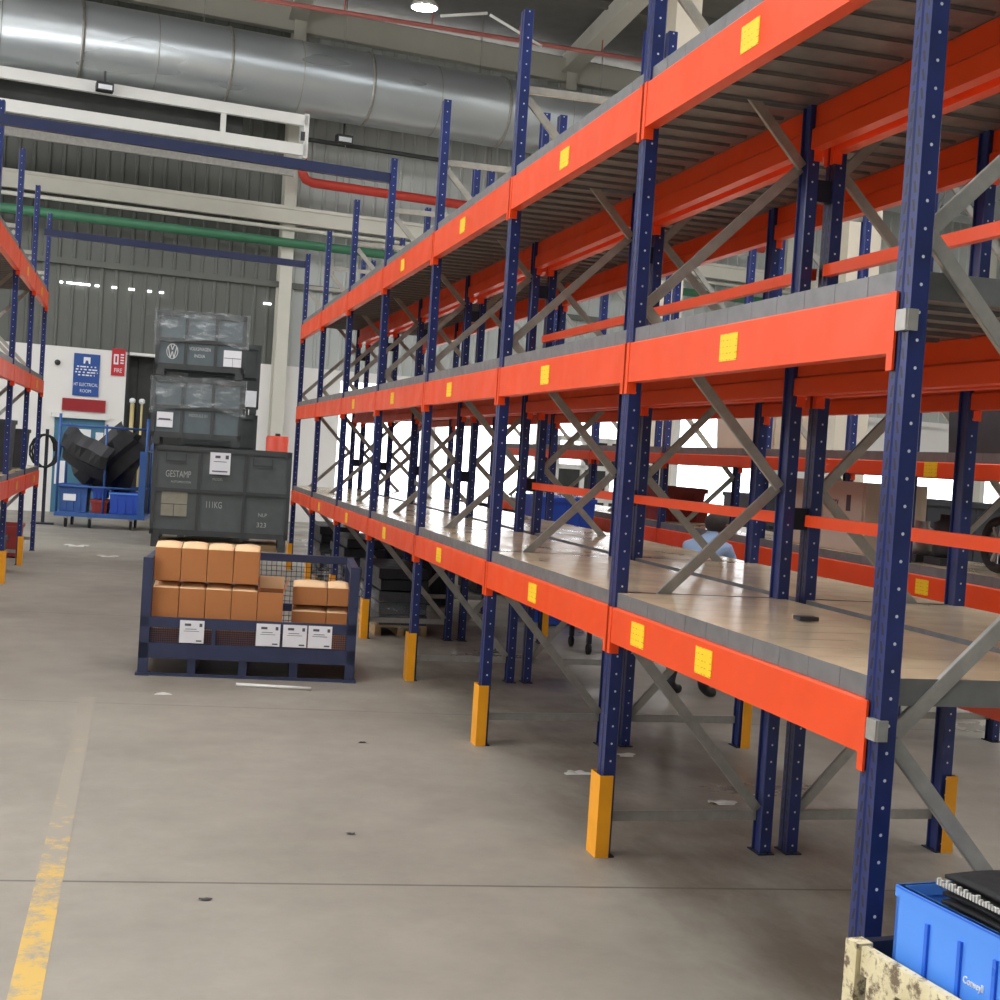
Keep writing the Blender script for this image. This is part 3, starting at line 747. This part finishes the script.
# ------------------------------------------------------------------ blue tube trolley with bumpers
tr = thing('tube_trolley', 'blue tubular trolley on castors holding black bumpers and bins', 'trolley', (-1.5, 25.6, 0), R(-6))
TW, TD = 1.6, .95
MB().box(0,TW,0,TD,.2,.28).build('base', M['blue_tube'], tr)
for x in (.03, TW-.03):
    for y in (.03, TD-.03): MB().tube([(x,y,.25),(x,y,2.05 if x > 1 or y < .5 else 1.9)], .026, 8).build('upright_tube', M['blue_tube'], tr)
for y in (.03, TD-.03):
    for z in (1.85, .75): MB().tube([(.03,y,z),(TW-.03,y,z)], .02, 8).build('rail_tube', M['blue_tube'], tr)
for x in (.03, TW-.03): MB().tube([(x,.03,1.45),(x,TD-.03,1.45)], .02, 8).build('rail_tube', M['blue_tube'], tr)
MB().tube([(.85,.03,.28),(.85,.03,1.9)], .02, 8).build('upright_tube', M['blue_tube'], tr)
MB().box(TW-.14,TW-.02,.0,.03,.28,1.45).build('side_plate', M['blue_tube'], tr)
for x, y in ((.2,.1),(.62,.1),(1.35,.1),(.2,.85),(1.35,.85)):
    w = MB().box(x-.04,x+.04,y-.03,y+.03,.15,.2).build('caster_fork', M['galv'], tr)
    MB().tube([(x-.02,y,.085),(x+.02,y,.085)], .085, 16).build('wheel', M['rubber'], w)
Tm = Matrix.Translation((-1.5, 25.6, 0)) @ Matrix.Rotation(R(-6), 4, 'Z')
def bumper(x, y, z, rz, ry, label, L=1.0):
    m = MB()
    def fn(u, v):
        s = (u-.5)*2; bow = .13*(1-s*s)
        prof = [(0,.0),(.07,.22),(.18,.3),(.2,.55),(.05,.72)]
        t = v*4; i = min(3, int(t)); f = t-i
        py = prof[i][0]*(1-f)+prof[i+1][0]*f; pz = prof[i][1]*(1-f)+prof[i+1][1]*f
        return (s*L/2, -py-bow+.04*math.sin(u*12)*(v > .5), pz-.25)
    m.grid(fn, 10, 4)
    o = m.build('bumper_cover', M['black_plastic'])
    for p in o.data.polygons: p.use_smooth = False
    md = o.modifiers.new('solid', 'SOLIDIFY'); md.thickness = .012
    o.location = Tm @ Vector((x, y, z)); o.rotation_euler = (R(12), ry, rz)
    return tag(o, label, 'bumper', 'black bumpers on the blue trolley')
bumper(.5, .3, 1.27, R(-28), R(24), 'black bumper cover tilted at the left of the blue trolley', 1.0)
bumper(.95, .46, 1.2, R(-30), R(-42), 'black bumper cover slanting across the middle of the blue trolley', 1.35)
bumper(1.22, .6, 1.22, R(-40), R(-64), 'black bumper cover standing steeply at the right of the blue trolley', 1.2)
def bin_(x, y, z, w, d, h, rz, m, label, cat='bin', name='plastic_bin', group=None, ribs=3):
    o = thing(name, label, cat, (x, y, z), rz, group); t = .012
    b = MB()
    b.hexa([(.02,.02,0),(w-.02,.02,0),(w-.02,d-.02,0),(.02,d-.02,0),(0,0,h),(w,0,h),(w,d,h),(0,d,h)])
    for f in list(b.bm.faces):
        if f.calc_center_median().z > h-.001: b.bm.faces.remove(f)
    ob = b.build('shell', m, o); md = ob.modifiers.new('solid', 'SOLIDIFY'); md.thickness = t
    r = MB().box(-.015,w+.015,-.015,0,h-.05,h).box(-.015,w+.015,d,d+.015,h-.05,h).box(-.015,0,0,d,h-.05,h).box(w,w+.015,0,d,h-.05,h)
    r.build('rim', m, o)
    for k in range(ribs): xx = w*(k+1)/(ribs+1); MB().box(xx-.01,xx+.01,-.004,.012,.02,h-.05).build('rib', m, o)
    return o
def tp(x, y, z): return tuple(Tm @ Vector((x, y, z)))
b1 = bin_(*tp(.06,.08,.285), .5,.5,.5, R(-6), M['blue_tube'], 'slate blue bin with paper label at the left of the trolley'); MB().box(.08,.3,-.012,-.004,.2,.32).build('paper_label', M['paper'], b1)
bin_(*tp(.62,.1,.285), .3,.5,.24, R(-6), M['red_bin'], 'dark red bin in the middle of the trolley base')
bin_(*tp(.64,.1,.545), .26,.45,.2, R(-6), M['blue_bin'], 'bright blue tray on the dark red bin of the trolley')
b1 = bin_(*tp(.95,.08,.285), .55,.6,.4, R(-6), M['blue_bin'], 'bright blue bin with pale rim at the right of the trolley'); MB().box(-.01,.56,-.018,-.014,.36,.39).build('rim_strip', M['light_blue'], b1)
# welding set / hose reel by the left rack end
hr = thing('cable_reel', 'black cable coil hanging on a post left of the blue trolley', 'cable reel', (-1.72, 26.2, 0), 0)
MB().box(-.03,.03,-.03,.03,0,1.75).box(-.2,.2,-.15,.15,0,.03).build('stand', M['black_steel'], hr)
MB().tube([(-.02+.16*math.cos(t*.5)*(1+.02*t), -.06-.004*t, 1.35+.3*math.sin(t*.5)) for t in range(40)], .022, 6).build('cable', M['rubber'], hr)

# things on and under the left rack
bin_(-2.05, 18.5, 1.225, .55, .9, .5, 0, M['dark_stuff'], 'charcoal crate on the lowest shelf of the left rack, nearer one', 'crate', 'plastic_crate')
bin_(-2.05, 16.4, 1.225, .55, .9, .6, 0, M['dark_stuff'], 'charcoal crate on the lowest shelf of the left rack at the photo edge', 'crate', 'plastic_crate')
bin_(-2.1, 19.0, .02, .55, .9, .4, 0, M['red_bin'], 'dark red crate on the floor under the left rack', 'crate', 'plastic_crate')
bin_(-2.1, 16.6, .02, .55, .9, .4, 0, M['dark_stuff'], 'charcoal crate on the floor under the left rack', 'crate', 'plastic_crate')
# fire extinguisher-like red drum near the rack end
fx = thing('red_drum', 'orange red drum standing behind the right end of the largest container', 'drum', (2.5, 26.4, 0))
MB().lathe([(.2,0),(.22,.02),(.22,.6),(.235,.62),(.22,.64),(.22,1.2),(.235,1.22),(.22,1.24),(.22,1.86),(.2,1.9)], 20).build('drum_body', mat('orange_drum', srgb(236,84,58), .4), fx)
MB().lathe([(.05,1.9),(.05,1.95)], 12).build('drum_cap', M['black_plastic'], fx)

# ------------------------------------------------------------------ bundles and crates under the aisle rack
def bundle(x, y, label, n, w=.5, d=1.2, h=.11):
    o = thing('wrapped_bundle', label, 'wrapped bundle', (x, y, 0), 0, 'wrapped bundles under the aisle rack')
    pl = MB()
    for k in range(4): pl.box(0,w,k*(d-.1)/3,k*(d-.1)/3+.1,.08,.1)
    for k in range(3): pl.box(k*(w-.06)/2,k*(w-.06)/2+.06,0,d,0,.08)
    pl.build('pallet', M['wood'], o)
    for k in range(n):
        dx, dy = random.uniform(-.02,.02), random.uniform(-.03,.03)
        MB().box(.02+dx,w-.02+dx,.02+dy,d-.02+dy,.1+k*h,.1+(k+1)*h-.015).build('dark_sheet', M['dark_stuff'], o)
    S = MB(); H2 = .1+n*h
    S.grid(lambda u, v: (-.03-.012*math.sin(u*30+v*5), u*(d+.08)-.04, .06+v*(H2*.55)), 30, 6)
    S.grid(lambda u, v: (-.03+u*(w+.06), -.045-.012*math.sin(u*22+v*7), .06+v*(H2*.55)), 16, 6)
    S.build('film', M['film'], o)
bundle(2.2, 12.55, 'dark bundle in crinkled film under the aisle rack, nearest one', 5)
bundle(2.2, 14.85, 'dark bundle in crinkled film under the aisle rack, second one', 6)
bundle(2.2, 17.0, 'dark bundle in crinkled film under the aisle rack, farthest one', 6)
for i, (y, lb) in enumerate(((15.0,'first'),(17.2,'second'))):
    bin_(3.0, y, .02, .5, 1.0, .6, 0, M['dark_stuff'], 'charcoal crate under the back row of racks, %s from the aisle side' % lb, 'crate', 'plastic_crate')

# ------------------------------------------------------------------ things on and around the far rack
def on3(y): return 1.126
bin_(5.1, 12.75, 1.217, .5, 1.0, .17, 0, M['red_bin'], 'lower red brown crate on the far rack shelf left of the person', 'crate', 'plastic_crate', 'red brown crates on the far rack')
bin_(5.12, 12.8, 1.395, .46, .9, .17, 0, M['red_bin'], 'upper red brown crate on the far rack shelf left of the person', 'crate', 'plastic_crate', 'red brown crates on the far rack')
cb = thing('beige_cabinet', 'beige steel cabinet with printed name on the far rack behind the nearest post', 'cabinet', (5.12, 8.85, 1.217), 0)
MB().box(0,.5,0,1.25,0,.52).build('body', M['beige_cab'], cb); MB().box(-.012,0,.03,.6,.03,.49).build('door', M['beige_cab'], cb); MB().box(-.012,0,.64,1.22,.03,.49).build('door', M['beige_cab'], cb)
text('lettering', 'Sensory', .085, M['ink'], cb, (-.0125, 0.60, .34), rot=(R(90),0,R(-90)), sx=.8)
MB().box(-.016,-.012,.2,.26,.3,.42).build('emblem', M['ink'], cb)
for i, (y, h, lb) in enumerate(((6.0,.42,'black crate on the far rack shelf at the right edge'), (7.05,.5,'black crate on the far rack shelf right of the nearest post'))):
    bin_(5.15, y, 1.967, .5, .9, h, 0, M['dark_stuff'], lb.replace('shelf', 'upper shelf'), 'crate', 'plastic_crate')
bin_(5.1, 10.6, 1.967, .5, 1.0, .5, 0, M['beige_cab'], 'pale bin on the upper shelf of the far rack', 'bin')
def wheel(y, label):
    o = thing('spoked_wheel', label, 'wheel', (5.2, y, 1.217), 0, 'wheels on the far rack')
    Mw = Matrix.Translation((0,0,.185)) @ Matrix.Rotation(R(90),4,'Y')
    MB().tube([(0,.15*math.cos(t*math.pi/12),.185+.15*math.sin(t*math.pi/12)) for t in range(24)], .03, 8, closed=True).build('tyre', M['rubber'], o)
    m = MB().lathe([(.03,-.02),(.04,0),(.03,.02)], 12, Mw)
    for k in range(6): m.bar((0,0,.185),(0,.13*math.cos(k*math.pi/3),.185+.13*math.sin(k*math.pi/3)),.02,.02, up=(1,0,0))
    m.build('hub', M['galv'], o)
wheel(7.35, 'grey spoked wheel on the far rack shelf, left one'); wheel(6.95, 'grey spoked wheel on the far rack shelf, right one')
for i, (y, h, lb) in enumerate(((8.0,.34,'small black pump on the far rack shelf next to the post'),(8.3,.28,'small grey motor on the far rack shelf next to the pump'))):
    o = thing('machine_part', lb, 'machine part', (5.25, y, 1.217))
    MB().box(-.1,.1,-.1,.1,0,.05).build('foot', M['dark_stuff'], o)
    MB().lathe([(.08,.05),(.09,.1),(.09,h-.06),(.05,h-.04),(.05,h)], 14).build('casing', M['dark_stuff'] if i == 0 else M['galv'], o)
for i, (x, y, h, lb) in enumerate(((6.5, 10.6, 1.62, 'tall dark crate beyond the far rack, nearest one'), (6.9, 12.0, 1.5, 'charcoal crate beyond the far rack, second one'), (6.3, 13.6, 1.15, 'charcoal crate beyond the far rack, third one'), (7.4, 15.2, 1.5, 'tall charcoal crate beyond the far rack, farthest one'))):
    bin_(x, y, 0, 1.0, 1.2, h, 0, M['dark_stuff'], lb, 'crate', 'plastic_crate')
# aisle between the racks: blue tubs, black crate, dark carts
bin_(4.05, 13.6, .02, .62, .9, .46, 0, M['blue_bin'], 'blue tub at the bottom of the stack in the far aisle', 'tub', 'blue_tub', 'blue tubs in the far aisle')
bin_(4.05, 13.6, .485, .62, .9, .46, 0, M['blue_bin'], 'blue tub in the middle of the stack in the far aisle', 'tub', 'blue_tub', 'blue tubs in the far aisle')
bin_(4.05, 13.6, .95, .62, .9, .42, 0, M['blue_bin'], 'topmost blue tub of the stack in the far aisle, full of wrapped parts', 'tub', 'blue_tub', 'blue tubs in the far aisle')
m = MB(); m.grid(lambda u, v: (4.08+u*.56, 13.64+v*.82, 1.32+.09*math.sin(u*11)*math.sin(v*13)+.06), 20, 20); m.build('wrapped_part', M['film'])
tag(bpy.data.objects['wrapped_part'], 'crumpled clear film wrap lying in the topmost blue tub', 'film wrap')
bk = bin_(4.05, 11.7, .56, .42, .5, .34, 0, M['black_plastic'], 'black crate with white labels on the dark cart left of the person', 'crate', 'plastic_crate')
for k in range(2): MB().box(.06+k*.18,.18+k*.18,-.014,-.006,.08,.26).build('paper_label', M['paper'], bk)
ct = thing('low_cart', 'low dark cart under the black crate left of the person', 'cart', (4.0, 11.65, 0))
MB().box(0,.52,0,.6,.48,.54).build('platform', M['black_steel'], ct)
for x in (.04,.48):
    for y in (.04,.56): MB().box(x-.02,x+.02,y-.02,y+.02,.1,.48).build('leg', M['black_steel'], ct); MB().tube([(x-.015,y,.05),(x+.015,y,.05)], .05, 12).build('wheel', M['rubber'], ct)
for i, (x, y, lb) in enumerate(((4.15, 16.5, 'dark blue crate stack in the far aisle behind the blue tubs'), (4.3, 19.2, 'dark crate in the far aisle near the bright opening'), (6.6, 21, 'dark blue crate beyond the far rack near the bright opening'))):
    bin_(x, y, .02, .64, 1.1, 1.05, 0, M['black_steel'], lb, 'crate', 'plastic_crate')

# ------------------------------------------------------------------ person, bent forward in the far aisle
def person():
    root = thing('person', 'person in light blue shirt and dark trousers bending forward beyond the racks', 'person', (4.15, 9.62, 0), R(35))
    J, E, Rr = [], [], []
    def j(p, r): J.append(Vector(p)); Rr.append(r); return len(J)-1
    def chain(*idx):
        for p, q in zip(idx, idx[1:]): E.append((p, q))
    pel = j((-.06,0,.90),(.135,.115)); sp = j((.02,0,1.03),(.13,.105)); chs = j((.13,0,1.15),(.15,.12)); nk = j((.22,0,1.235),(.055,.055)); hd0 = j((.255,0,1.275),(.07,.065)); hd1 = j((.285,0,1.335),(.085,.078)); hd2 = j((.30,0,1.385),(.065,.06))
    chain(pel, sp, chs, nk, hd0, hd1, hd2)
    for s in (-1, 1):
        f = -.06*s
        hip = j((-.06,.085*s,.84),(.095,.09)); kn = j((.02+f*.6,.10*s,.47),(.062,.06)); an = j((-.03+f,.11*s,.10),(.043,.042)); ft = j((.05+f,.115*s,.045),(.042,.034)); to = j((.15+f,.12*s,.035),(.036,.026))
        chain(pel, hip, kn, an, ft, to)
        sh = j((.15,.175*s,1.15),(.062,.06)); el = j((.27,.22*s,.93),(.045,.043)); wr = j((.47,.16*s,.90),(.03,.026)); pm = j((.535,.155*s,.895),(.036,.02))
        chain(chs, sh, el, wr, pm)
        for k, (dy, ln) in enumerate(((-.027,.062),(-.009,.072),(.009,.07),(.026,.056))):
            a0 = j((.565,.155*s+dy,.893),(.0095,.009)); a1 = j((.565+ln*.6,.155*s+dy*1.1,.883),(.0085,.008)); a2 = j((.565+ln,.155*s+dy*1.1,.862),(.0072,.007)); chain(pm, a0, a1, a2)
        t0 = j((.515,.155*s-.032*s,.887),(.011,.01)); t1 = j((.55,.155*s-.06*s,.872),(.009,.008)); chain(wr, t0, t1)
    me = bpy.data.meshes.new('body'); me.from_pydata([tuple(v) for v in J], E, []); me.update()
    ob = bpy.data.objects.new('body', me); COL.objects.link(ob); ob.parent = root
    sk = ob.modifiers.new('skin', 'SKIN'); sk.use_smooth_shade = True
    sd = me.skin_vertices[0].data if me.skin_vertices else None
    if sd is None:
        bm = bmesh.new(); bm.from_mesh(me); lay = bm.verts.layers.skin.verify(); bm.to_mesh(me); bm.free(); sd = me.skin_vertices[0].data
    for i, r in enumerate(Rr): sd[i].radius = r; sd[i].use_root = (i == pel)
    ob.modifiers.new('sub', 'SUBSURF').render_levels = 2; ob.modifiers['sub'].levels = 2
    bpy.context.view_layer.update()
    nm = bpy.data.meshes.new_from_object(ob.evaluated_get(bpy.context.evaluated_depsgraph_get()))
    ob.modifiers.clear(); ob.data = nm; nm.materials.clear()
    for q in ('skin', 'shirt', 'trousers', 'shoe'): nm.materials.append(M[q])
    for p in nm.polygons:
        c = p.center; p.use_smooth = True
        hand = c.x > .40 and c.z < 1.0
        if c.z < .11: p.material_index = 3
        elif c.z < .93 and c.x < .2 and abs(c.y) < .2 and not hand: p.material_index = 2
        elif hand or (c.x > .205 and c.z > 1.235 and abs(c.y) < .11): p.material_index = 0
        else: p.material_index = 1
    # head details
    h = MB(); h.lathe([(.0,-.012),(.035,-.01),(.07,.0),(.092,.03),(.097,.07),(.085,.11),(.05,.135),(.001,.145)], 18, Matrix.Translation((.262,0,1.285)) @ Matrix.Rotation(R(-8),4,'Y') @ Matrix.Scale(.9,4,(0,1,0)))
    h.build('hair', M['hair'], root)
    fc = MB()
    fc.hexa([(.355,-.013,1.30),(.385,-.011,1.298),(.385,.011,1.298),(.355,.013,1.30),(.352,-.006,1.345),(.362,-.005,1.343),(.362,.005,1.343),(.352,.006,1.345)])
    fc.build('nose', M['skin'], root)
    for s in (-1, 1):
        e = MB(); e.lathe([(.001,-.009),(.008,-.006),(.010,0),(.008,.006),(.001,.009)], 10, Matrix.Translation((.358,.03*s,1.338))); e.build('eye', M['paper'], root)
        e = MB(); e.lathe([(.001,-.02),(.015,-.015),(.02,.0),(.015,.018),(.001,.022)], 10, Matrix.Translation((.28,.083*s,1.325)) @ Matrix.Scale(.4,4,(0,1,0))); e.build('ear', M['skin'], root)
    MB().box(.352,.362,-.02,.02,1.283,1.289).build('mouth', M['dark_red'], root)
    return root
person()

# ------------------------------------------------------------------ cream bin with blue crate, bottom right
BZ = R(6)      # the bin's long side runs roughly along the rack
bn = thing('cream_bin', 'cream painted wooden bin with peeling paint in the bottom right corner', 'bin', (1.92, 3.24, 0), BZ)
def board(name, m, x0, x1, y0, y1, z0, z1, mm='cream_wood'): return MB().box(x0,x1,y0,y1,z0,z1).build(name, M[mm], bn)
BW, BL, BH = .62, 1.15, .5
board('side_board', bn, 0,.025,-BL,-.055,BH-.075,BH); board('side_board', bn, 0,.025,-BL,0,.12,.2)
for k in range(6): board('side_slat', bn, .004,.022,-.2-k*.18,-.08-k*.18,.2,BH-.075)
board('corner_post', bn, -.012,.04,-.05,0,0,BH+.004); board('corner_post', bn, 0,.05,-BL,-BL+.05,0,BH)
board('corner_post', bn, BW-.05,BW,-.05,0,0,BH); board('corner_post', bn, BW-.05,BW,-BL,-BL+.05,0,BH)
board('end_board', bn, .04,BW-.05,-.03,-.0,BH-.06,BH,'black_steel'); board('end_board', bn, .04,BW-.05,-.03,0,.1,BH-.1,'black_steel')
board('end_board', bn, .05,BW-.05,-BL,-BL+.03,.1,BH); board('side_board', bn, BW-.025,BW,-BL,0,.1,BH)
board('bin_floor', bn, .02,BW-.02,-BL+.03,-.03,.08,.12,'wood')
Bm = Matrix.Translation((1.92,3.24,0)) @ Matrix.Rotation(BZ,4,'Z')
pc = Bm @ Vector((.062,-.105,.125))
bc = thing('blue_crate', 'bright light blue plastic crate standing in the cream bin', 'crate', pc, BZ)
CWd, CL, CHh = .48, .95, .555
sh = MB()
sh.box(0,.012,-CL,0,0,CHh).box(CWd-.012,CWd,-CL,0,0,CHh).box(0,CWd,-.012,0,0,CHh).box(0,CWd,-CL,-CL+.012,0,CHh).box(0,CWd,-CL,0,0,.012)
sh.build('shell', M['light_blue'], bc)
for k in range(7): MB().box(-.008,.0,-.14-k*.125,-.128-k*.125,.0,CHh-.06).build('rib', M['mid_blue'], bc)
rm = MB().box(-.003,.014,-CL-.003,.003,CHh-.03,CHh).box(CWd-.014,CWd+.003,-CL-.003,.003,CHh-.03,CHh).box(.014,CWd-.014,-.014,.003,CHh-.03,CHh).box(.014,CWd-.014,-CL-.003,-CL+.014,CHh-.03,CHh)
rm.build('rim', M['light_blue'], bc)
MB().box(-.0045,-.003,-CL,-.0,CHh-.006,CHh-.001).build('rim_edge', M['mid_blue'], bc)
text('lettering', 'Conveyll', .026, M['sign_white'], bc, (-.0015,-.275,.4), rot=(R(90),0,R(-90)), sx=.8)
for i in range(6):
    z = .5+i*.022
    m = MB(); L = .8-.03*i; dx = random.uniform(-.01,.01)
    m.grid(lambda u, v: (.06+dx+u*.36, -.1-v*L, z+.004*math.sin(u*5)+.004*math.sin(v*9)), 12, 20)
    o = m.build('rubber_mat', M['rubber']); md = o.modifiers.new('solid', 'SOLIDIFY'); md.thickness = .01
    o.location = pc; o.rotation_euler = (0,0,BZ)
    fr = MB()
    for k in range(60):
        y = -.1-L*k/60; fr.box(.052+dx,.062+dx,y-.006,y,z-.003,z+.006+.012*random.random())
    fr.build('frayed_edge', M['litter'], o) if i == 4 else fr.bm.free()
    tag(o, 'black rubber mat piled in the light blue crate, %s' % ('lowest','second from bottom','third from bottom','third from top','second with frayed white edge','topmost')[i], 'mat', 'black mats in the blue crate')
m = MB()
for k in range(5): m.tube([(.30+k*.03, -.12-t*.06, .665+.1*abs(math.sin(t*.27+k*.1))+k*.004) for t in range(12)], .013, 6)
o = m.build('grey_hose', M['dark_stuff']); o.location = pc; o.rotation_euler = (0,0,BZ); tag(o, 'bunch of grey hoses arching over the mats in the blue crate', 'hose')

# ------------------------------------------------------------------ litter on the floor
def scrap(x, y, s, label, m='litter'):
    k = MB(); ph = random.uniform(0,6)
    k.grid(lambda u, v: (x+(u-.5)*s*(1+.3*math.sin(v*5+ph)), y+(v-.5)*s*.7, .004+.02*s*4*abs(math.sin(u*5+ph)*math.sin(v*6))), 8, 8)
    o = k.build('floor_scrap', M[m]); tag(o, label, 'scrap', 'scraps on the floor')
for x, y, s, lb in ((.22,9.35,.1,'small white scrap on the floor left in front of the stillage'), (2.45,7.15,.13,'crumpled clear scrap by the second aisle post'), (3.05,6.5,.13,'crumpled pale scrap on the floor under the racks'), (4.2,6.9,.12,'white scrap on the floor at the right edge'), (-.9,21.4,.3,'white paper scrap on the floor before the blue trolley'), (-.4,19.8,.25,'pale scrap on the floor beside the largest container'), (2.9,7.6,.12,'small pale scrap under the back row of racks')):
    scrap(x, y, s, lb)
for x, y, lb in ((1.0,6.0,'tiny dark crumb in the middle of the aisle floor'),(1.35,7.9,'dark crumb beside the third aisle post'),(.32,5.15,'tiny pale crumb near the yellow floor line')):
    scrap(x, y, .04, lb, 'dark_stuff')
o = MB().box(2.5,2.58,4.75,4.81,1.185,1.2).build('loose_bracket', M['dark_stuff']); tag(o, 'small dark bracket lying on the lowest deck of the aisle rack', 'bracket')

# ------------------------------------------------------------------ light
w = bpy.data.worlds.new('sky'); SC.world = w; w.use_nodes = True
bg = w.node_tree.nodes['Background']; bg.inputs[0].default_value = (.97,.98,1,1); bg.inputs[1].default_value = 5.0
k = 1
for x in (-6, 4.6, 13):
    for y in (1, 8, 15):
        lamp(x, y, 10.3, 'round ceiling lamp above the %s, %s row from the front' % ({-6:'left aisle',4.6:'double rack',13:'right hall'}[x], {1:'first',8:'second',15:'third'}[y])); k += 1
SC.view_settings.view_transform = 'Standard'; SC.view_settings.look = 'None'
SC.view_settings.gamma = 1; SC.view_settings.use_curve_mapping = False
SC.view_settings.exposure = -.03
SC.cycles.max_bounces = 8; SC.cycles.transparent_max_bounces = 24
SC.cycles.sample_clamp_indirect = 6
